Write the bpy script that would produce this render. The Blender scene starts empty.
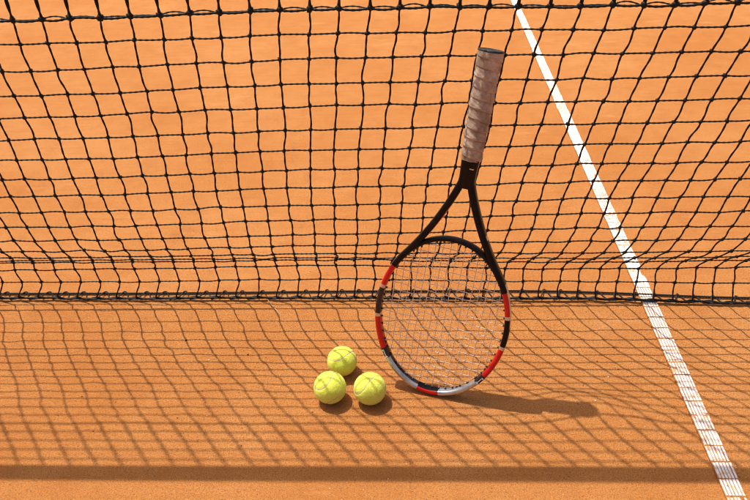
import bpy, math, random
import numpy as np
from mathutils import Matrix, Vector, Quaternion

# ------------------------------------------------------------------ scene, camera, sky, sun
sc = bpy.context.scene
col = sc.collection
random.seed(7)
rng = np.random.default_rng(7)
R = math.radians

CAM_LOC = Vector((0.0, -1.3894, 1.0653))
c_r = Vector((0.99843909, 0.03966389, -0.03932121))
c_d = Vector((-0.01093155, -0.55163438, -0.83401439))
c_f = Vector((-0.05477118, 0.83314242, -0.55033974))
cam_data = bpy.data.cameras.new('camera')
cam_data.sensor_width = 36.0
cam_data.lens = 729.0 / 750.0 * 36.0
cam_data.clip_start = 0.02
cam_data.clip_end = 300.0
cam_data.dof.use_dof = True
cam_data.dof.focus_distance = 1.33
cam_data.dof.aperture_fstop = 20.0
cam = bpy.data.objects.new('camera', cam_data)
col.objects.link(cam)
m = Matrix((c_r, -c_d, -c_f)).transposed().to_4x4()
m.translation = CAM_LOC
cam.matrix_world = m
sc.camera = cam

SUN = Vector((0.306, -0.2645, -1.0)).normalized()        # the way the light travels
world = bpy.data.worlds.new('World')
sc.world = world
world.use_nodes = True
wn = world.node_tree.nodes
wl = world.node_tree.links
sky = wn.new('ShaderNodeTexSky')
sky.sky_type = 'NISHITA'
sky.sun_disc = False
sky.sun_elevation = math.asin(-SUN.z)
sky.sun_rotation = math.atan2(-SUN.x, -SUN.y)
bg = wn['Background']
sky.air_density = 0.6
sky.dust_density = 4.5
sky.ozone_density = 0.0
bg.inputs['Strength'].default_value = 0.115
wl.new(sky.outputs['Color'], bg.inputs['Color'])

sun_data = bpy.data.lights.new('sun', 'SUN')
sun_data.energy = 3.8
sun_data.angle = R(0.53)
sun_data.color = (1.0, 0.945, 0.85)
sun = bpy.data.objects.new('sun', sun_data)
sun.rotation_euler = SUN.to_track_quat('-Z', 'Y').to_euler()
sun.location = (-3, 3, 8)
col.objects.link(sun)

sc.view_settings.view_transform = 'Standard'
sc.view_settings.look = 'None'
sc.view_settings.gamma = 1.0
sc.view_settings.use_curve_mapping = False
sc.view_settings.exposure = 0.40

# ------------------------------------------------------------------ helpers
def tag(o, label=None, cat=None, group=None, kind=None):
    if label: o['label'] = label
    if cat: o['category'] = cat
    if group: o['group'] = group
    if kind: o['kind'] = kind
    return o

def empty(name, loc=(0, 0, 0)):
    o = bpy.data.objects.new(name, None)
    o.empty_display_size = 0.05
    o.location = loc
    col.objects.link(o)
    return o

class MB:
    """collects pieces of geometry that become one mesh"""
    def __init__(s):
        s.v = []; s.f = []; s.mi = []; s.n = 0
    def add(s, v, f, mi=0):
        v = np.asarray(v, float)
        s.v.append(v)
        f = np.asarray(f, int) + s.n
        s.f.append(f)
        s.mi.append(np.broadcast_to(np.asarray(mi), (len(f),)))
        s.n += len(v)
    def mesh(s, name, mats, smooth=True):
        me = bpy.data.meshes.new(name)
        V = np.concatenate(s.v)
        loops = np.concatenate([f.ravel() for f in s.f])
        sizes = np.concatenate([np.full(len(f), f.shape[1]) for f in s.f])
        starts = np.concatenate([[0], np.cumsum(sizes)[:-1]])
        me.vertices.add(len(V)); me.vertices.foreach_set('co', V.ravel())
        me.loops.add(len(loops)); me.loops.foreach_set('vertex_index', loops.astype(np.int32))
        me.polygons.add(len(sizes))
        me.polygons.foreach_set('loop_start', starts.astype(np.int32))
        me.polygons.foreach_set('loop_total', sizes.astype(np.int32))
        me.polygons.foreach_set('material_index', np.concatenate(s.mi).astype(np.int32))
        me.polygons.foreach_set('use_smooth', np.full(len(sizes), smooth))
        for mt in (mats if isinstance(mats, (list, tuple)) else [mats]):
            me.materials.append(mt)
        me.update(calc_edges=True)
        me.validate()
        return me
    def build(s, name, mats, parent=None, smooth=True):
        o = bpy.data.objects.new(name, s.mesh(name, mats, smooth))
        col.objects.link(o)
        if parent: o.parent = parent
        return o

def frames(P, up=(0, 0, 1), closed=False):
    P = np.asarray(P, float)
    if closed:
        T = np.roll(P, -1, 0) - np.roll(P, 1, 0)
    else:
        T = np.gradient(P, axis=0)
    T /= np.linalg.norm(T, axis=1)[:, None] + 1e-12
    up = np.broadcast_to(np.asarray(up, float), P.shape)
    A = np.cross(up, T)
    A /= np.linalg.norm(A, axis=1)[:, None] + 1e-12
    B = np.cross(T, A)
    return T, A, B

def grid_faces(n, k, closed=False):
    i = np.arange(n if closed else n - 1)[:, None]
    j = np.arange(k)[None, :]
    i2 = (i + 1) % n; j2 = (j + 1) % k
    f = np.stack(np.broadcast_arrays(i * k + j, i * k + j2, i2 * k + j2, i2 * k + j), -1)
    return f.reshape(-1, 4)

def tube(mb, P, r, sides=7, up=(0, 0, 1), flat=1.0, twist=None, mi=0, cap=True):
    """round (or twisted oval) cord along the points P"""
    P = np.asarray(P, float); n = len(P)
    T, A, B = frames(P, up)
    r = np.broadcast_to(np.asarray(r, float), (n,))[:, None, None]
    th = np.linspace(0, 2 * math.pi, sides, endpoint=False)[None, :]
    if twist is None: tw = np.zeros((n, 1))
    else: tw = np.asarray(twist)[:, None]
    u = np.cos(th) * np.ones((n, 1)); v = flat * np.sin(th) * np.ones((n, 1))
    uu = u * np.cos(tw) - v * np.sin(tw); vv = u * np.sin(tw) + v * np.cos(tw)
    V = P[:, None, :] + r * (uu[..., None] * A[:, None, :] + vv[..., None] * B[:, None, :])
    mb.add(V.reshape(-1, 3), grid_faces(n, sides), mi)
    if cap:
        mb.add(V[0], [list(range(sides))], mi)
        mb.add(V[-1], [list(range(sides))[::-1]], mi)

def catmull(K, samples):
    K = np.asarray(K, float)
    P = np.vstack([2 * K[0] - K[1], K, 2 * K[-1] - K[-2]])
    out = []
    t = np.linspace(0, 1, samples, endpoint=False)[:, None]
    for i in range(1, len(P) - 2):
        a, b, c, d = P[i - 1], P[i], P[i + 1], P[i + 2]
        out.append(0.5 * (2 * b + (c - a) * t + (2 * a - 5 * b + 4 * c - d) * t ** 2 + (3 * b - a - 3 * c + d) * t ** 3))
    out.append(K[-1:])
    return np.concatenate(out)

def ico(sub):
    import bmesh
    bm = bmesh.new()
    bmesh.ops.create_icosphere(bm, subdivisions=sub, radius=1.0)
    V = np.array([v.co[:] for v in bm.verts]); F = np.array([[v.index for v in f.verts] for f in bm.faces])
    bm.free()
    return V, F

def box(mb, x0, x1, y0, y1, z0, z1, mi=0):
    V = [(x0, y0, z0), (x1, y0, z0), (x1, y1, z0), (x0, y1, z0), (x0, y0, z1), (x1, y0, z1), (x1, y1, z1), (x0, y1, z1)]
    mb.add(V, [(0, 3, 2, 1), (4, 5, 6, 7), (0, 1, 5, 4), (1, 2, 6, 5), (2, 3, 7, 6), (3, 0, 4, 7)], mi)

# ------------------------------------------------------------------ materials
class NT:
    def __init__(s, name):
        s.m = bpy.data.materials.new(name)
        s.m.use_nodes = True
        s.t = s.m.node_tree; s.p = s.t.nodes['Principled BSDF']
        s.geo = None
    def n(s, kind, **kw):
        x = s.t.nodes.new(kind)
        for k, v in kw.items(): setattr(x, k, v)
        return x
    def link(s, a, b): s.t.links.new(a, b)
    def coord(s, scale=(1, 1, 1), obj=False, rot=(0, 0, 0)):
        mp = s.n('ShaderNodeMapping')
        mp.inputs['Scale'].default_value = scale
        mp.inputs['Rotation'].default_value = rot
        if obj: s.link(s.n('ShaderNodeTexCoord').outputs['Object'], mp.inputs['Vector'])
        else: s.link(s.n('ShaderNodeNewGeometry').outputs['Position'], mp.inputs['Vector'])
        return mp.outputs['Vector']
    def noise(s, vec, scale, detail=3.0, rough=0.55):
        x = s.n('ShaderNodeTexNoise')
        x.inputs['Scale'].default_value = scale
        x.inputs['Detail'].default_value = detail
        x.inputs['Roughness'].default_value = rough
        s.link(vec, x.inputs['Vector'])
        return x.outputs['Fac']
    def ramp(s, fac, stops):
        x = s.n('ShaderNodeValToRGB')
        e = x.color_ramp.elements
        while len(e) < len(stops): e.new(0.5)
        for a, (pos, c) in zip(e, stops):
            a.position = pos
            a.color = (c, c, c, 1) if not isinstance(c, tuple) else (*c, 1)
        s.link(fac, x.inputs['Fac'])
        return x.outputs['Color']
    def mix(s, fac, a, b, mode='MIX'):
        x = s.n('ShaderNodeMix', data_type='RGBA', blend_type=mode)
        for sock, v in ((x.inputs[0], fac), (x.inputs[6], a), (x.inputs[7], b)):
            if hasattr(v, 'is_output'): s.link(v, sock)
            elif isinstance(v, tuple): sock.default_value = (*v, 1)
            else: sock.default_value = v
        return x.outputs[2]
    def math(s, op, a, b=None):
        x = s.n('ShaderNodeMath', operation=op)
        for sock, v in ((x.inputs[0], a), (x.inputs[1], b)):
            if v is None: continue
            if hasattr(v, 'is_output'): s.link(v, sock)
            else: sock.default_value = v
        return x.outputs[0]
    def bump(s, h, dist, strength=1.0, prev=None):
        x = s.n('ShaderNodeBump')
        x.inputs['Distance'].default_value = dist
        x.inputs['Strength'].default_value = strength
        s.link(h, x.inputs['Height'])
        if prev is not None: s.link(prev, x.inputs['Normal'])
        return x.outputs['Normal']
    def base(s, c):
        if hasattr(c, 'is_output'): s.link(c, s.p.inputs['Base Color'])
        else: s.p.inputs['Base Color'].default_value = (*c, 1)
    def normal(s, nrm): s.link(nrm, s.p.inputs['Normal'])
    def set(s, **kw):
        for k, v in kw.items(): s.p.inputs[k.replace('_', ' ')].default_value = v

CLAY = (0.595, 0.230, 0.056)
CLAY_D = (0.475, 0.155, 0.032)
CLAY_L = (0.675, 0.298, 0.092)

def clay_material():
    a = NT('clay')
    w = a.coord()
    streak = a.coord((2.2, 38.0, 1.0), rot=(0, 0, R(-2)))
    big = a.noise(w, 1.9, 4, 0.6)
    mid = a.noise(w, 13.0, 4, 0.6)
    st = a.noise(streak, 1.6, 5, 0.65)
    fine = a.noise(w, 420.0, 3, 0.7)
    grain = a.noise(w, 1300.0, 2, 0.6)
    c = a.mix(a.ramp(big, [(0.36, 0.0), (0.66, 1.0)]), CLAY, CLAY_L)
    c = a.mix(a.math('MULTIPLY', a.ramp(mid, [(0.45, 0.0), (0.75, 1.0)]), 0.45), c, CLAY_D)
    c = a.mix(a.math('MULTIPLY', a.ramp(st, [(0.50, 0.0), (0.72, 1.0)]), 0.40), c, CLAY_D)
    c = a.mix(a.math('MULTIPLY', a.ramp(fine, [(0.46, 0.0), (0.64, 1.0)]), 0.9), c, (0.36, 0.112, 0.026))
    c = a.mix(a.math('MULTIPLY', a.ramp(grain, [(0.60, 0.0), (0.72, 1.0)]), 0.45), c, (0.78, 0.42, 0.19))
    scuff = a.noise(a.coord((3.0, 7.0, 1.0), rot=(0, 0, R(14))), 1.0, 6, 0.72)
    c = a.mix(a.math('MULTIPLY', a.ramp(scuff, [(0.60, 0.0), (0.74, 1.0)]), 0.55), c, (0.72, 0.36, 0.14))
    coarse = a.noise(w, 190.0, 3, 0.75)
    c = a.mix(a.math('MULTIPLY', a.ramp(coarse, [(0.53, 0.0), (0.70, 1.0)]), 0.6), c, (0.33, 0.10, 0.024))
    # sparse dark and pale grains
    for sc_, th, cc in ((330.0, 0.085, (0.10, 0.045, 0.02)), (300.0, 0.06, (0.70, 0.38, 0.18))):
        v = a.n('ShaderNodeTexVoronoi'); v.inputs['Scale'].default_value = sc_
        a.link(w, v.inputs['Vector'])
        near = a.math('LESS_THAN', v.outputs['Distance'], 0.26)
        sep = a.n('ShaderNodeSeparateColor'); a.link(v.outputs['Color'], sep.inputs[0])
        pick = a.math('LESS_THAN', sep.outputs[0], th)
        c = a.mix(a.math('MULTIPLY', a.math('MULTIPLY', near, pick), 0.8), c, cc)
    a.base(c)
    a.set(Roughness=0.92)
    a.p.inputs['Specular IOR Level'].default_value = 0.18
    n1 = a.bump(st, 0.004, 0.40)
    n2 = a.bump(mid, 0.006, 0.35, n1)
    n3 = a.bump(fine, 0.0032, 0.9, n2)
    n4 = a.bump(grain, 0.0014, 0.8, a.bump(coarse, 0.005, 0.7, n3))
    a.normal(n4)
    return a.m

def simple(name, colr, rough=0.5, spec=0.5, metal=0.0, coat=0.0, nscale=None, ndark=None, bump=None):
    a = NT(name)
    a.set(Roughness=rough, Metallic=metal)
    a.p.inputs['Specular IOR Level'].default_value = spec
    a.p.inputs['Coat Weight'].default_value = coat
    a.p.inputs['Coat Roughness'].default_value = 0.12
    if nscale:
        f = a.noise(a.coord(obj=True), nscale, 4, 0.6)
        a.base(a.mix(a.ramp(f, [(0.35, 0.0), (0.7, 1.0)]), colr, ndark or tuple(x * 0.6 for x in colr)))
        if bump: a.normal(a.bump(f, bump, 0.6))
    else:
        a.base(colr)
    return a.m

M_clay = clay_material()
M_cord = simple('black_cord', (0.0045, 0.0042, 0.0042), 0.55, 0.22, nscale=900.0, ndark=(0.016, 0.014, 0.013), bump=0.0006)
M_bottom = simple('dusty_cord', (0.006, 0.0055, 0.0055), 0.6, 0.25, nscale=350.0, ndark=(0.034, 0.028, 0.024), bump=0.0006)
M_canvas = simple('canvas', (0.78, 0.76, 0.72), 0.85, 0.2, nscale=300.0, ndark=(0.66, 0.60, 0.54), bump=0.0004)
M_black = simple('black_lacquer', (0.006, 0.0035, 0.003), 0.30, 0.12, coat=0.06, nscale=60.0, ndark=(0.012, 0.007, 0.006))
M_red = simple('red_lacquer', (0.62, 0.010, 0.008), 0.32, 0.25, coat=0.15, nscale=90.0, ndark=(0.56, 0.012, 0.010))
M_silver = simple('silver_lacquer', (0.60, 0.58, 0.56), 0.30, 0.5, metal=0.75, coat=0.3, nscale=140.0, ndark=(0.44, 0.42, 0.40))
M_brown = simple('dark_bronze_lacquer', (0.018, 0.010, 0.008), 0.36, 0.3, coat=0.1, nscale=120.0, ndark=(0.04, 0.025, 0.02))
M_white = simple('white_print', (0.82, 0.80, 0.78), 0.45, 0.4)
M_yellow = simple('yellow_patch', (0.75, 0.62, 0.05), 0.45, 0.4)
M_string = simple('gut_string', (0.76, 0.60, 0.46), 0.40, 0.5)
M_rubber = simple('black_plastic', (0.012, 0.011, 0.011), 0.45, 0.4, nscale=200.0, ndark=(0.03, 0.028, 0.026))

def grip_material():
    a = NT('worn_overgrip')
    o = a.coord(obj=True)
    f1 = a.noise(o, 38.0, 5, 0.65)
    f2 = a.noise(o, 260.0, 4, 0.7)
    c = a.mix(a.ramp(f1, [(0.34, 0.0), (0.62, 1.0)]), (0.56, 0.44, 0.335), (0.27, 0.19, 0.13))
    c = a.mix(a.math('MULTIPLY', a.ramp(f2, [(0.50, 0.0), (0.72, 1.0)]), 0.5), c, (0.22, 0.135, 0.085))
    a.base(c)
    a.set(Roughness=0.72)
    a.p.inputs['Specular IOR Level'].default_value = 0.3
    a.normal(a.bump(f2, 0.0010, 0.6, a.bump(f1, 0.003, 0.4)))
    return a.m
M_grip = grip_material()

def felt_material():
    a = NT('yellow_felt')
    o = a.coord(obj=True)
    f1 = a.noise(o, 55.0, 4, 0.6)
    f2 = a.noise(o, 420.0, 4, 0.7)
    c = a.mix(a.ramp(f1, [(0.40, 0.0), (0.68, 1.0)]), (0.84, 0.88, 0.12), (0.76, 0.78, 0.07))
    c = a.mix(a.math('MULTIPLY', a.ramp(f2, [(0.46, 0.0), (0.70, 1.0)]), 0.6), c, (0.55, 0.54, 0.03))
    a.base(c)
    a.set(Roughness=0.95)
    a.p.inputs['Specular IOR Level'].default_value = 0.1
    a.p.inputs['Sheen Weight'].default_value = 0.35
    a.p.inputs['Sheen Tint'].default_value = (0.95, 1.0, 0.45, 1)
    a.normal(a.bump(f2, 0.0017, 0.8))
    return a.m
M_felt = felt_material()
M_fuzz = simple('felt_fibre', (0.92, 0.91, 0.30), 0.9, 0.1)
M_seam = simple('seam_rubber', (0.66, 0.52, 0.38), 0.75, 0.2, nscale=300.0, ndark=(0.50, 0.33, 0.20))

def line_material():
    a = NT('white_line_plastic')
    w = a.coord()
    f1 = a.noise(a.coord((1.0, 1.0, 1.0)), 75.0, 5, 0.7)
    f2 = a.noise(a.coord((420.0, 60.0, 1.0)), 1.0, 3, 0.6)
    f3 = a.noise(w, 4.0, 3, 0.6)
    th = a.math('ADD', a.math('MULTIPLY', f1, 0.55), a.math('ADD', a.math('MULTIPLY', f2, 0.35), a.math('MULTIPLY', f3, 0.25)))
    c = a.mix(a.ramp(th, [(0.57, 0.0), (0.67, 0.9)]), (0.70, 0.68, 0.65), (0.62, 0.29, 0.10))
    a.base(c)
    a.set(Roughness=0.6)
    a.p.inputs['Specular IOR Level'].default_value = 0.3
    a.normal(a.bump(f1, 0.0006, 0.5))
    return a.m
M_line = line_material()

# ------------------------------------------------------------------ the ground
mb = MB()
gx = np.concatenate([[-60, -12, -4], np.linspace(-2.6, 2.6, 27), [4, 12, 60]])
gy = np.concatenate([[-60, -12, -4], np.linspace(-2.0, 4.0, 31), [6, 14, 60]])
G = np.array([(x, y, 0.0) for x in gx for y in gy])
nx, ny = len(gx), len(gy)
F = [(i * ny + j, (i + 1) * ny + j, (i + 1) * ny + j + 1, i * ny + j + 1) for i in range(nx - 1) for j in range(ny - 1)]
mb.add(G, F)
ground = mb.build('ground', M_clay)
tag(ground, 'orange clay tennis court surface, brushed and slightly gritty', 'ground', kind='structure')

# grit lying on the clay: thousands of crumbs, nobody could count them
M_grit_d = simple('dark_grit', (0.070, 0.034, 0.020), 0.85, 0.2)
M_grit_c = simple('clay_grit', (0.50, 0.19, 0.06), 0.9, 0.15)
M_grit_w = simple('pale_grit', (0.80, 0.58, 0.38), 0.9, 0.05)
mb = MB()
OV = np.array([(1, 0, 0), (-1, 0, 0), (0, 1, 0), (0, -1, 0), (0, 0, 1), (0, 0, -1)], float)
OF = np.array([(0, 2, 4), (2, 1, 4), (1, 3, 4), (3, 0, 4), (2, 0, 5), (1, 2, 5), (3, 1, 5), (0, 3, 5)])
def crumb(x, y, r, mi):
    V = OV * (r * rng.uniform(0.6, 1.25, (6, 1))) * np.array([1, 1, 0.75])
    a = rng.uniform(0, 6.28)
    V = np.stack([V[:, 0] * math.cos(a) - V[:, 1] * math.sin(a), V[:, 0] * math.sin(a) + V[:, 1] * math.cos(a), V[:, 2]], -1)
    mb.add(V + [x, y, r * 0.35], OF, mi)
for _ in range(12000):
    y = -0.75 + 2.0 * rng.random() ** 1.9
    x = rng.uniform(-1.15, 1.05)
    q = rng.random()
    mi = 0 if q < 0.13 else (2 if q > 0.955 else 1)
    r = min(0.0022, 0.00042 * math.exp(rng.normal(0, 0.45)) * (1.0 if mi != 1 else 1.6))
    crumb(x, y, r, mi)
for _ in range(900):
    y = -0.72 + 0.75 * rng.random() ** 1.4
    q = rng.random()
    crumb(rng.uniform(-0.85, 0.75), y, min(0.0021, 0.00085 * math.exp(rng.normal(0, 0.35))), 0 if q < 0.40 else (2 if q > 0.80 else 1))
for x, y, r, mi in ((-0.521, -0.141, 0.0030, 0), (-0.453, -0.207, 0.0026, 2), (-0.434, -0.206, 0.0024, 2), (-0.440, -0.216, 0.0020, 1),
                    (0.212, -0.02, 0.0022, 0), (0.395, -0.262, 0.0022, 2), (0.42, -0.24, 0.002, 0), (0.355, -0.33, 0.0022, 2), (-0.37, -0.19, 0.0026, 0)):
    crumb(x, y, r, mi)
tag(mb.build('clay_grit', [M_grit_d, M_grit_c, M_grit_w], smooth=False), 'fine dark and pale crumbs of clay scattered on the court', 'grit', kind='stuff')

# ------------------------------------------------------------------ the white line of plastic tiles
LX, LW, LP = 0.5265, 0.0345, 0.0376
mb = MB()
box(mb, LX - 0.0005, LX + LW + 0.0005, -1.6, 6.0, 0.0004, 0.0037)
line = mb.build('court_line', M_clay, smooth=False)
tag(line, 'white ribbed plastic court line running away under the net', 'court line', kind='structure')
mb = MB()
for _ in range(900):
    crumb(LX + LW * rng.beta(0.6, 0.6), -0.65 + 1.6 * rng.random() ** 1.6, 0.0006 * math.exp(rng.normal(0, 0.4)), 1)
    mb.v[-1][:, 2] += 0.0042
dust = mb.build('clay_crumbs', [M_grit_d, M_grit_c, M_grit_w], line, smooth=False)
dust['kind'] = 'stuff'
def tile_mesh(gap, end):
    mb = MB()
    ribs = 6
    w = LW / ribs
    for k in range(ribs):
        a, b, c, d = (rng.uniform(0.3, 1.0, 4) * gap) * 0.8
        box(mb, k * w + a, (k + 1) * w - b, end * rng.uniform(0.5, 1.2), LP - end * rng.uniform(0.5, 1.2), 0.0012, 0.0042 + rng.uniform(0, 0.0004))
    return mb.mesh('line_tile', M_line, smooth=False)
worn = [tile_mesh(0.0016, 0.0018) for _ in range(6)]
mids = [tile_mesh(0.0008, 0.0010) for _ in range(4)]
filled = [tile_mesh(0.0003, 0.0004) for _ in range(2)]
nt = int(7.4 / LP)
for k in range(nt):
    y = -1.5 + k * LP
    o = bpy.data.objects.new('line_tile', random.choice(worn if y < 0.04 else (mids if y < 0.55 else filled)))
    o.location = (LX + rng.normal(0, 0.0004), y, rng.uniform(-0.0004, 0.0004))
    o.rotation_euler = (rng.normal(0, 0.004), rng.normal(0, 0.006), rng.normal(0, 0.004))
    o.parent = line
    col.objects.link(o)

# ------------------------------------------------------------------ the net
PROF = np.array([[-0.1953, 0.7421], [-0.1855, 0.6977], [-0.176, 0.6518], [-0.1653, 0.6048], [-0.1558, 0.5581], [-0.1466, 0.511],
    [-0.1371, 0.4645], [-0.1273, 0.4186], [-0.1169, 0.3734], [-0.1059, 0.3284], [-0.0938, 0.2841], [-0.0784, 0.2402], [-0.0588, 0.1972],
    [-0.0316, 0.1572], [0.006, 0.126], [0.004, 0.117], [0.002, 0.101], [0.004, 0.056], [0.0, 0.006]])
KX = np.array([[-0.6616, -0.6669, -0.6699, -0.6698, -0.6705, -0.672, -0.6756, -0.6783, -0.681, -0.6826, -0.6854, -0.6891, -0.6917, -0.6974, -0.714, -0.712, -0.7122, -0.7121, -0.7332],
    [-0.1654, -0.1721, -0.1781, -0.1828, -0.1862, -0.1917, -0.1968, -0.2011, -0.2063, -0.2086, -0.2116, -0.2151, -0.2197, -0.2249, -0.2291, -0.2288, -0.2272, -0.2252, -0.2357],
    [0.5104, 0.5044, 0.4955, 0.4847, 0.4763, 0.4675, 0.4587, 0.45, 0.4409, 0.4334, 0.4308, 0.4268, 0.4221, 0.4165, 0.4077, 0.3925, 0.3807, 0.3805, 0.3776]])
DZ = np.array([[-0.0006, 0.0006, -0.0034, -0.0067, -0.0054, -0.0069, -0.0081, -0.0088, -0.008, -0.0083, -0.0069, -0.0069, -0.0044, -0.0001, -0.0026, 0.002, -0.0008, 0.0017, 0],
    [0.0032, 0.0042, 0.0045, 0.003, 0.005, 0.002, 0.0025, 0.0022, 0.002, 0.0006, 0.0019, 0.0005, 0.0026, 0.0026, -0.003, 0.0017, 0.0036, 0.0066, 0],
    [-0.0052, -0.0021, -0.0002, 0.0001, 0.0009, 0.0026, 0.0034, 0.0036, 0.006, 0.0061, 0.0086, 0.0085, 0.0067, -0.0021, -0.0123, -0.0114, -0.0134, -0.0039, 0]])
UPR = 5                                   # doubled rows between the lacing row and the headband
I0, I1 = -34, 58
def ground_y(x):                          # how the foot of the net wanders over the court
    return float(np.interp(x, [-2.5, -1.03, -0.65, -0.28, 0.43, 0.66, 0.78, 2.5], [0.02, 0.014, 0.009, 0.006, -0.005, -0.022, -0.028, -0.04]))
def drape(i, j):
    """where the knot of column i and row j hangs; j < 0 is above the lacing row"""
    jj = max(j, 0)
    if i <= 10:
        w = i / 10.0
        wz = min(max(w, 0), 1); wz = wz * wz * (3 - 2 * wz)
        dz = DZ[0][jj] * (1 - wz) + DZ[1][jj] * wz
        x = KX[0][jj] * (1 - w) + KX[1][jj] * w
    else:
        w = (i - 10) / 14.0
        wz = min(max(w, 0), 1); wz = wz * wz * (3 - 2 * wz)
        dz = DZ[1][jj] * (1 - wz) + DZ[2][jj] * wz
        x = KX[1][jj] * (1 - w) + KX[2][jj] * w
    y, z = PROF[jj]
    if j < 0:
        st = (PROF[0] - PROF[3]) / 3.0 * 1.02
        y += st[0] * -j; z += st[1] * -j
        x += 0.0035 * -j
    if j == 18: y += ground_y(x)
    elif j == 17: y += 0.5 * ground_y(x)
    # the racket handle pushes the net back a little
    g = math.exp(-((x - 0.13) / 0.10) ** 2 - ((z - 0.68) / 0.10) ** 2)
    y += 0.036 * g; dz -= 0.0108 * g
    return np.array([x, y, z + dz])
rows = list(range(-UPR, 19))
K = {}
for i in range(I0, I1 + 1):
    for j in rows:
        jt = 1.0 if -1 < j < 13 else 0.6
        K[i, j] = drape(i, j) + np.array([rng.normal(0, 0.0008), rng.normal(0, 0.0007), rng.normal(0, 0.0007)]) * jt
        if j == 18: K[i, j][2] = 0.006 + abs(rng.normal(0, 0.0015))

net = empty('tennis_net', (0, 0, 0))
tag(net, 'black knotted tennis net hanging slack across the clay court', 'net')

def cell_noise(n, amp):
    return rng.normal(0, amp, n)

# cords running along the net
for j in rows:
    pts = np.array([K[i, j] for i in range(I0, I1 + 1)])
    if j == -UPR: continue
    S = 14
    P = catmull(pts, S)
    t = np.tile(np.arange(S) / S, len(pts) - 1)
    sagc = np.repeat(rng.normal(0.0003, 0.0007, len(pts) - 1), S)
    sway = np.repeat(rng.normal(0, 0.0010, len(pts) - 1), S)
    bow = np.sin(math.pi * t)
    P[:-1, 2] -= sagc * bow
    P[:-1, 1] += sway * bow
    if j >= 14: P[:, 2] = np.maximum(P[:, 2], 0.003)
    tw = np.arange(len(P)) * (2 * math.pi / 2.9) * 0.5
    mb = MB()
    if j == 0:
        # two cords laced together: they part between the knots
        o1 = np.zeros_like(P); o2 = np.zeros_like(P)
        amp = np.repeat(rng.uniform(0.0005, 0.0042, len(pts) - 1), S) * np.sin(math.pi * np.clip(t * 1.15, 0, 1))
        o1[:-1, 2] = amp; o1[:-1, 1] = 0.6 * amp
        o2[:-1, 2] = -0.35 * amp
        tube(mb, P + o1, 0.0016, 6, flat=0.72, twist=tw)
        tube(mb, P + o2 + [0, -0.0012, -0.0008], 0.0026, 6, flat=0.75, twist=tw)
        ob = mb.build('horizontal_cord', M_cord, net)
        ob['label'] = 'doubled lacing cord'
    elif j == 18:
        ph = np.arange(len(P)) * 0.45
        tube(mb, P, 0.0033, 6, flat=0.8, twist=tw)
        tube(mb, P + np.stack([0 * ph, 0.0026 * np.cos(ph), 0.0020 + 0.0014 * np.sin(ph)], -1), 0.0027, 6, flat=0.75, twist=tw)
        ob = mb.build('bottom_cord', M_bottom, net)
    else:
        dia = 0.0023 if j < 0 else 0.0020
        tube(mb, P, dia * (1.0 if j < 14 else 0.95), 6, flat=0.68, twist=tw)
        mb.build('horizontal_cord', M_cord if j < 16 else M_bottom, net)

# cords running down the net
for i in range(I0, I1 + 1):
    mb = MB()
    pts = [K[i, j] for j in range(0, 19)]
    S = 8
    P = catmull(pts, S)
    n = len(pts) - 1
    t = np.tile(np.arange(S) / S, n)
    bx = np.repeat(rng.normal(0, 0.0013, n), S) * np.sin(math.pi * t)
    by = np.repeat(rng.normal(0, 0.0013, n), S) * np.sin(math.pi * t)
    # near the knots the cord kinks to the other side
    kx = np.repeat(rng.normal(0, 0.0007, n), S) * np.sin(2 * math.pi * t)
    P[:-1, 0] += bx + kx; P[:-1, 1] += by
    P[:, 2] = np.maximum(P[:, 2], 0.0035)
    tube(mb, P, 0.0020, 7, up=(0, 1, 0.01), flat=0.8, twist=np.arange(len(P)) * 0.9)
    # doubled above the lacing row
    pts = [K[i, j] for j in range(-UPR, 1)]
    P = catmull(pts, S)
    a = np.arange(len(P)) * 0.55
    off = np.stack([0.0015 * np.cos(a), 0.0015 * np.sin(a), 0 * a], -1)
    tube(mb, P + off, 0.0017, 7, up=(0, 1, 0.01), flat=0.85)
    tube(mb, P - off, 0.0017, 7, up=(0, 1, 0.01), flat=0.85)
    mb.build('vertical_cord', M_cord, net)

# knots: a few pixels each, joined
mb = MB()
IV, IF = ico(1)
for i in range(I0, I1 + 1):
    for j in range(-UPR + 1, 19):
        r = 0.0047 if j > 0 else (0.0066 if j == 0 else 0.0046)
        if j == 18: r = 0.0034
        V = IV * np.array([r * 1.12, r * 0.85, r * 0.9]) * rng.uniform(0.82, 1.14, (len(IV), 1))
        a = rng.uniform(0, 6.28)
        V = np.stack([V[:, 0] * math.cos(a) - V[:, 2] * math.sin(a), V[:, 1], V[:, 0] * math.sin(a) + V[:, 2] * math.cos(a)], -1)
        V = V + K[i, j]
        V[:, 2] = np.maximum(V[:, 2], 0.001)
        mb.add(V, IF)
kn = mb.build('knots', M_cord, net)
kn['kind'] = 'stuff'

# the rope that lies along the foot of the net: three strands
xs = np.arange(-2.35, 2.3, 0.0032)
gy_ = np.interp(xs, [-2.5, -1.04, -0.655, -0.282, -0.233, 0.298, 0.439, 0.665, 0.776, 2.5], [0.04, 0.037, 0.033, 0.034, 0.036, 0.031, 0.023, 0.003, -0.004, -0.02])
gy_ = np.convolve(np.pad(gy_, 30, mode='edge'), np.ones(61) / 61, 'valid')
mb = MB()
for s in range(3):
    a = xs * 2 * math.pi / 0.020 + s * 2.0944
    P = np.stack([xs, gy_ + 0.0015 * np.cos(a), 0.0042 + 0.0015 * np.sin(a)], -1)
    tube(mb, P, 0.00125, 6)
mb.build('ground_rope', M_bottom, net)

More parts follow.
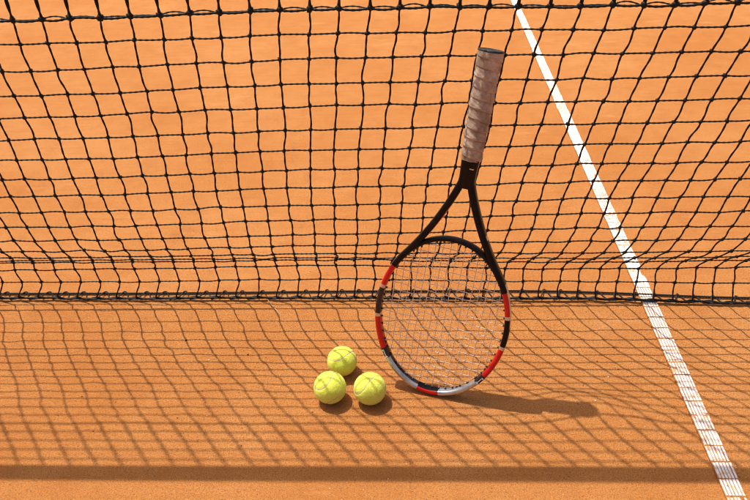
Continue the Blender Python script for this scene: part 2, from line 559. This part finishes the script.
# the lacing that ties the bottom cord to the rope, one turn for each mesh
pts = []
for i in range(I0, I1 + 1):
    b = K[i, 18]
    ry = float(np.interp(b[0] + 0.02, xs, gy_))
    u = rng.uniform(-0.006, 0.006)
    v = rng.uniform(-0.5, 1.0)
    pts += [(b[0], b[1] - 0.003, 0.0085), (b[0] + 0.006 + u, (b[1] + ry) / 2, 0.0065 + 0.002 * v), (b[0] + 0.011 + u, ry + 0.001, 0.0078),
            (b[0] + 0.018 + u, ry + 0.0035, 0.004), (b[0] + 0.030 + u, (b[1] + ry) / 2 - 0.008, 0.0025)]
mb = MB()
tube(mb, catmull(pts, 5), 0.0015, 6)
mb.build('lacing_cord', M_bottom, net)

# the headband: doubled canvas over the top cord
st = (PROF[0] - PROF[3]) / 3.0 * 1.02
mb = MB()
xs = np.linspace(-2.35, 2.35, 95)
yb = PROF[0][0] + st[0] * UPR; zb = PROF[0][1] + st[1] * UPR
prof = [(-0.006, -0.012), (-0.0075, 0.0), (-0.0085, 0.035), (-0.007, 0.074), (0.0, 0.082), (0.007, 0.074), (0.0085, 0.035), (0.0075, 0.0), (0.006, -0.012), (0.004, 0.0), (0.0, 0.004), (-0.004, 0.0)]
V = np.array([[(x, yb + a + 0.002 * math.sin(x * 3.1 + 1), zb + b + 0.0018 * math.sin(x * 2.3)) for (a, b) in prof] for x in xs])
mb.add(V.reshape(-1, 3), grid_faces(len(xs), len(prof)))
mb.build('headband', M_canvas, net)

# ------------------------------------------------------------------ the racket
RO = np.array([0.02251622, -0.31572593, 0.012])
AX = np.array([0.1590117, 0.18636686, 0.96952704])
TX = np.array([0.9800532, -0.14837221, -0.13221732])
NX = np.array([0.11920994, 0.97121217, -0.20624235])      # away from the viewer
RS = 0.995
TURN = R(9.0)
TX, NX = TX * math.cos(TURN) - NX * math.sin(TURN), NX * math.cos(TURN) + TX * math.sin(TURN)
_ph = np.linspace(-0.8, 0.8, 161)
_low = RO[2] + RS * min((0.172 - 0.172 * math.cos(p)) * AX[2] + 0.1315 * math.sin(p) * TX[2] for p in _ph) - 0.6 * 0.01125 * abs(NX[2])
_ray = (RO - np.array(CAM_LOC)); RO = RO + _ray / -_ray[2] * (_low - 0.0005)
racket = empty('tennis_racket', (RO[0], RO[1], 0.0))
tag(racket, 'red, black and silver strung tennis racket standing head down, leaning on the net', 'racket')
RBASE = np.array(racket.location[:])
def RW(s, l, n):
    s, l, n = np.broadcast_arrays(np.asarray(s, float), np.asarray(l, float), np.asarray(n, float))
    P = RO + RS * (s[..., None] * AX + l[..., None] * TX + n[..., None] * NX)
    return P - RBASE
A_, B_ = 0.172, 0.134
def superell(k, w, d, e=0.62):
    th = np.linspace(0, 2 * math.pi, k, endpoint=False)
    c, s = np.cos(th), np.sin(th)
    return np.sign(c) * np.abs(c) ** e * w / 2, np.sign(s) * np.abs(s) ** e * d / 2, th

# the hoop, painted in bands
HR = 0.0115
N, KS = 288, 20
phi = np.linspace(-math.pi, math.pi, N, endpoint=False)
V = np.zeros((N, KS, 3))
for q, p in enumerate(phi):
    br = min(max((abs(p) - R(138)) / R(16), 0), 1)
    w, d = HR * (1 - 0.22 * br), 0.0225 * (1 - 0.22 * br)
    rr, nn, th = superell(KS, w, d)
    s0, l0 = A_ - (A_ - HR / 2) * math.cos(p), (B_ - HR / 2) * math.sin(p)
    ns, nl = -math.cos(p) / A_, math.sin(p) / B_
    q_ = math.hypot(ns, nl); ns /= q_; nl /= q_
    V[q] = RW(s0 + rr * ns, l0 + rr * nl, nn)
HM = [M_black, M_red, M_silver, M_brown, M_white, M_yellow]
def hoop_mat(p, th):
    a = abs(math.degrees(p)); c = math.cos(th)
    left = p < 0
    if 116 < a < 138 and c > 0.80: return 2
    if 96 < a <= 124 and c > 0.88: return 2
    if 9.5 < a < 48 and c < -0.90 and left: return 3
    if a < 9.5: return 0 if c < -0.55 else 1
    if a < 46:
        return 2
    if a < 55.5:
        if left and a < 50 and c > 0.8: return 5  # small yellow patch on the left outer edge
        return 3
    if a < 80: return 1
    if a < 82: return 2
    if a < 103: return 3 if left else 0
    if a < 105: return 2
    if a < (127 if left else 123): return 1
    return 0
F = grid_faces(N, KS, True)
mi = [hoop_mat(phi[k // KS] + math.pi / N, th[k % KS] + math.pi / KS) for k in range(len(F))]
mb = MB(); mb.add(V.reshape(-1, 3), F, mi)
hoop = mb.build('frame_hoop', HM, racket)

# print on the hoop: a white upright stroke with a foot and a flag on each dark band
def hoop_pt(p, r, n):
    s0, l0 = A_ - (A_ - HR / 2) * math.cos(p), (B_ - HR / 2) * math.sin(p)
    ns, nl = -math.cos(p) / A_, math.sin(p) / B_
    q_ = math.hypot(ns, nl)
    return RW(s0 + r * ns / q_, l0 + r * nl / q_, n)
for sgn in (-1, 1):
    mb = MB()
    for (p0, p1, r0, r1) in ((47.5, 53.5, -0.0008, 0.0009), (46.6, 47.8, -0.0027, 0.0030), (52.4, 53.6, -0.0010, 0.0028)):
        rs = np.linspace(r0, r1, 3); ps = np.linspace(p0, p1, 5)
        nf = -0.0225 / 2 - 0.00025
        Vt = np.array([[hoop_pt(sgn * R(a), b, nf) for b in rs] for a in ps]); Vb = np.array([[hoop_pt(sgn * R(a), b, nf + 0.0006) for b in rs] for a in ps])
        idx = lambda a, b: a * 3 + b
        Ff = [(idx(a, b), idx(a, b + 1), idx(a + 1, b + 1), idx(a + 1, b)) for a in range(4) for b in range(2)]
        mb.add(Vt.reshape(-1, 3), Ff); mb.add(Vb.reshape(-1, 3), Ff)
    mb.build('printed_mark', M_white, hoop)

# throat: two arms and the shaft
def sweep(mb, path, w, d, mat_fn=None, k=16, e=0.62):
    path = np.asarray(path, float); n = len(path)
    T = np.gradient(path, axis=0); T /= np.linalg.norm(T, axis=1)[:, None]
    w = np.broadcast_to(w, (n,)); d = np.broadcast_to(d, (n,))
    V = np.zeros((n, k, 3))
    for q in range(n):
        rr, nn, th = superell(k, w[q], d[q], e)
        V[q] = RW(path[q, 0] - rr * T[q, 1], path[q, 1] + rr * T[q, 0], nn)
    F = grid_faces(n, k)
    mi = [mat_fn(path[f // k], th[f % k] + math.pi / k) if mat_fn else 0 for f in range(len(F))]
    mb.add(V.reshape(-1, 3), F, mi)
    mb.add(V[0], [list(range(k))], 0); mb.add(V[-1], [list(range(k))[::-1]], 0)
for sgn in (-1, 1):
    mb = MB()
    ps = np.radians(np.linspace(122, 134, 8))
    path = [(A_ - (A_ - HR / 2) * math.cos(p), sgn * (B_ - HR / 2) * math.sin(p)) for p in ps]
    e0 = np.array(path[-1]); e1 = np.array((0.452, sgn * 0.0085))
    h0 = (np.array(path[-1]) - np.array(path[-2])); h0 /= np.linalg.norm(h0)
    for t in np.linspace(0, 1, 22)[1:]:
        L_ = np.linalg.norm(e1 - e0)
        c0 = e0 + h0 * L_ * 0.35; c1 = e1 - np.array((0.95, -sgn * 0.30)) * L_ * 0.30
        path.append(tuple((1 - t) ** 3 * e0 + 3 * (1 - t) ** 2 * t * c0 + 3 * (1 - t) * t * t * c1 + t ** 3 * e1))
    path.append((0.470, sgn * 0.0065))
    n = len(path)
    wv = np.interp(np.linspace(0, 1, n), [0, 0.25, 0.8, 1], [0.0124, 0.0128, 0.0140, 0.014])
    dv = np.interp(np.linspace(0, 1, n), [0, 0.3, 1], [0.0234, 0.0236, 0.0225])
    def am(pt, th, sgn=sgn):
        inner = math.cos(th) * sgn < -0.80
        outer = math.cos(th) * sgn > 0.86
        if inner and 0.335 < pt[0] < 0.405: return 1
        if outer and pt[0] < 0.272: return 2
        if outer and 0.343 < pt[0] < 0.352: return 2
        return 0
    sweep(mb, path, wv, dv, am)
    arm = mb.build('throat_arm', [M_black, M_red, M_silver], racket)
mb = MB()
ss = np.linspace(0.442, 0.505, 14)
sweep(mb, [(s, 0) for s in ss], np.interp(ss, [0.442, 0.455, 0.475, 0.505], [0.024, 0.0295, 0.0305, 0.034]), np.interp(ss, [0.442, 0.505], [0.022, 0.026]), k=20)
shaft = mb.build('shaft', M_black, racket)
mb = MB()
ss = np.linspace(0.4795, 0.4812, 3)
sweep(mb, [(s, 0.006) for s in ss], 0.012, 0.0262, k=12)
mb.build('printed_stripe', M_silver, shaft)

# handle with its wound overgrip
mb = MB()
NS, NK = 260, 48
sv = np.linspace(0.494, 0.684, NS)
th = np.linspace(0, 2 * math.pi, NK, endpoint=False)
hw = np.interp(sv, [0.494, 0.50, 0.54, 0.60, 0.655, 0.672, 0.684], [0.0172, 0.0181, 0.0190, 0.0197, 0.0203, 0.0218, 0.0222])
hd = hw * 0.88
V = np.zeros((NS, NK, 3))
wob = np.cumsum(rng.normal(0, 0.012, NS))
wgt = rng.uniform(0.5, 1.3, 40)
for q in range(NS):
    c, s = np.cos(th), np.sin(th)
    octo = 1 + 0.022 * np.cos(8 * th)
    turns = (sv[q] - 0.494) / 0.0175 + th / (2 * math.pi) + 0.10 * np.sin(2 * th + 9 * sv[q] * 30) * 0.4 + wob[q] * 0.25
    ph = turns - np.floor(turns)
    amp = wgt[np.clip(np.floor(turns).astype(int) + 5, 0, 39)]
    ridge = 0.0022 * amp * (np.clip(ph / 0.12, 0, 1) - ph) - 0.0013 * np.exp(-((ph - 0.02) / 0.035) ** 2)
    wr = 0.5 + 0.5 * np.sin(7 * th + 3.7 * np.floor(turns)) * np.sin(3 * th + 1.9 * np.floor(turns))
    ridge = ridge * (0.55 + 0.8 * wr)
    ridge += 0.0006 * np.sin(ph * 13 + 5 * th) * (ph > 0.2) * (amp - 0.5)
    rr = octo + ridge / hw[q]
    V[q] = RW(sv[q], hw[q] * c * rr, hd[q] * s * rr)
mb.add(V.reshape(-1, 3), grid_faces(NS, NK))
mb.add(V[0], [list(range(NK))])
mb.build('grip', M_grip, racket)
mb = MB()
rings = [(0.6800, 0.985), (0.6855, 0.985), (0.6872, 0.96), (0.6874, 0.86), (0.6864, 0.83), (0.6862, 0.40), (0.6866, 0.36), (0.6866, 0.02)]
V = np.array([RW(s, 0.0222 * k * np.cos(th), 0.0222 * 0.88 * k * np.sin(th)) for s, k in rings])
mb.add(V.reshape(-1, 3), grid_faces(len(rings), NK))
mb.add(V[-1], [list(range(NK))])
mb.build('butt_cap', M_rubber, racket)

# strings: mains run along the racket, crosses across, woven over and under
ai, bi = A_ - HR, B_ - HR
ls = (np.arange(16) - 7.5) * 0.0138
cs = np.linspace(0.030, 0.318, 19)
SR = 0.00068
for k, l in enumerate(ls):
    h = ai * math.sqrt(max(0, 1 - (l / bi) ** 2)) + 0.002
    s = np.linspace(A_ - h, A_ + h, 74)
    near = np.argmin(np.abs(s[:, None] - cs[None, :]), 1)
    wv = 0.0007 * np.cos(math.pi * (s - cs[0]) / (cs[1] - cs[0])) * (1 if k % 2 else -1)
    lw = l + 0.0004 * np.sin(s * 61 + k) + rng.normal(0, 0.0003)
    mb = MB()
    tube(mb, RW(s, lw, wv), SR, 5, up=tuple(NX), cap=False)
    mb.build('main_string', M_string, racket)
for k, s0 in enumerate(cs):
    h = bi * math.sqrt(max(0, 1 - ((s0 - A_) / ai) ** 2)) + 0.002
    l = np.linspace(-h, h, 66)
    wv = -0.0007 * np.cos(math.pi * (l - ls[0]) / 0.0138) * (1 if k % 2 == 0 else -1)
    sw = s0 + 0.0006 * np.sin(l * 43 + 2 * k) + rng.normal(0, 0.0005)
    mb = MB()
    tube(mb, RW(sw, l, wv), SR, 5, up=tuple(NX), cap=False)
    mb.build('cross_string', M_string, racket)
# grommets where the strings meet the hoop
mb = MB()
def grommet(s, l, ds, dl):
    q_ = math.hypot(ds, dl); ds /= q_; dl /= q_
    P = RW(np.array([s + ds * 0.003, s - ds * 0.0030]), np.array([l + dl * 0.003, l - dl * 0.0030]), 0.0)
    tube(mb, P, np.array([0.0023, 0.0018]), 7, up=tuple(NX))
for l in ls:
    h = ai * math.sqrt(max(0, 1 - (l / bi) ** 2))
    for sg in (-1, 1): grommet(A_ + sg * h, l, sg, 0)
for s0 in cs:
    h = bi * math.sqrt(max(0, 1 - ((s0 - A_) / ai) ** 2))
    for sg in (-1, 1): grommet(s0, sg * h, 0, sg)
gm = mb.build('grommets', M_rubber, racket)
gm['kind'] = 'stuff'

# ------------------------------------------------------------------ the balls
BR = 0.0326
IV5, IF5 = ico(5)
tt = np.linspace(0, 2 * math.pi, 300, endpoint=False)
SV = np.stack([0.75 * np.cos(tt) + 0.25 * np.cos(3 * tt), 0.75 * np.sin(tt) - 0.25 * np.sin(3 * tt), 2 * math.sqrt(0.1875) * np.sin(2 * tt)], -1)
SV /= np.linalg.norm(SV, axis=1)[:, None]
dist = np.full(len(IV5), 9.0)
for q in range(0, 300, 2):
    dist = np.minimum(dist, np.linalg.norm(IV5 - SV[q], axis=1))
lump = np.zeros(len(IV5))
for _ in range(60):
    k = rng.normal(0, 1, 3) * rng.uniform(8, 60)
    lump += np.sin(IV5 @ k + rng.uniform(0, 6.28)) * rng.uniform(0.3, 1.0)
lump /= np.abs(lump).max()
rad = BR * (1 + 0.010 * lump + 0.004 * rng.normal(0, 1, len(IV5))) - 0.0016 * np.exp(-(dist / 0.045) ** 2)
mb = MB(); mb.add(IV5 * rad[:, None], IF5); felt_me = mb.mesh('felt', M_felt)
mb = MB()
SP = SV * (BR - 0.0013)
T = np.roll(SP, -1, 0) - np.roll(SP, 1, 0); T /= np.linalg.norm(T, axis=1)[:, None]
Bn = np.cross(SV, T)
a8 = np.linspace(0, 2 * math.pi, 8, endpoint=False)
V = SP[:, None, :] + np.cos(a8)[None, :, None] * Bn[:, None, :] * 0.00135 + np.sin(a8)[None, :, None] * SV[:, None, :] * 0.0009
mb.add(V.reshape(-1, 3), grid_faces(300, 8, True)); seam_me = mb.mesh('seam', M_seam)
# felt fibres: thousands of hairs
mb = MB()
nh = 15000
D = rng.normal(0, 1, (nh, 3)); D /= np.linalg.norm(D, axis=1)[:, None]
keep = (D @ SV.T).max(1) < math.cos(0.055)
D = D[keep]; nh = len(D)
U = np.cross(D, rng.normal(0, 1, (nh, 3))); U /= np.linalg.norm(U, axis=1)[:, None]
ln = rng.uniform(0.0008, 0.0026, (nh, 1)) * 0.85
W = np.cross(D, U)
b0 = D * (BR - 0.0002)
tri = np.stack([b0 + U * 0.00011, b0 - U * 0.00011, b0 + D * ln * 0.55 + W * ln * 0.9], 1)
mb.add(tri.reshape(-1, 3), np.arange(nh * 3).reshape(-1, 3)); fuzz_me = mb.mesh('felt_fuzz', M_fuzz)

def view_basis(loc):
    f = (Vector(loc) - CAM_LOC).normalized()
    r = (c_r - f * c_r.dot(f)).normalized()
    u = r.cross(f)
    return Matrix((r, u, -f)).transposed()
BALLS = [((-0.17347, -0.32538), (0.2419, -0.605, 0.745, 0.1428), 1.0, 'fuzzy yellow tennis ball at the front left of the three, farthest from the racket'),
         ((-0.09284, -0.32827), (0.5575, -0.463, 0.6648, 0.1811), 1.0, 'fuzzy yellow tennis ball at the front right of the three, nearest the racket hoop'),
         ((-0.15547, -0.24545), (0.4022, -0.3516, 0.8372, 0.1171), 0.955, 'fuzzy yellow tennis ball behind the other two, nearest the net')]
for (x, y), q, s, lab in BALLS:
    o = empty('tennis_ball', (x, y, BR * s))
    rot = view_basis((x, y, BR)) @ Quaternion(q).to_matrix()
    o.rotation_euler = rot.to_euler()
    o.scale = (s, s, s)
    tag(o, lab, 'tennis ball', 'tennis balls on the clay')
    for nm, me in (('felt', felt_me), ('seam', seam_me), ('felt_fuzz', fuzz_me)):
        c = bpy.data.objects.new(nm, me); col.objects.link(c); c.parent = o
        if nm == 'felt_fuzz': c['kind'] = 'stuff'

# a dry pine needle on the clay in front of the net
mb = MB()
P = catmull([(-0.357, 0.004, 0.004), (-0.345, -0.016, 0.0035), (-0.330, -0.035, 0.0022), (-0.316, -0.054, 0.0014)], 6)
tube(mb, P, np.interp(np.linspace(0, 1, len(P)), [0, 0.5, 1], [0.0005, 0.0008, 0.0003]), 6)
tag(mb.build('dry_needle', simple('straw', (0.72, 0.52, 0.34), 0.7, 0.3)), 'pale dry needle lying on the clay in front of the net foot', 'needle')

sc.cycles.filter_width = 1.15
sc.render.resolution_x = 1024
sc.render.resolution_y = 683
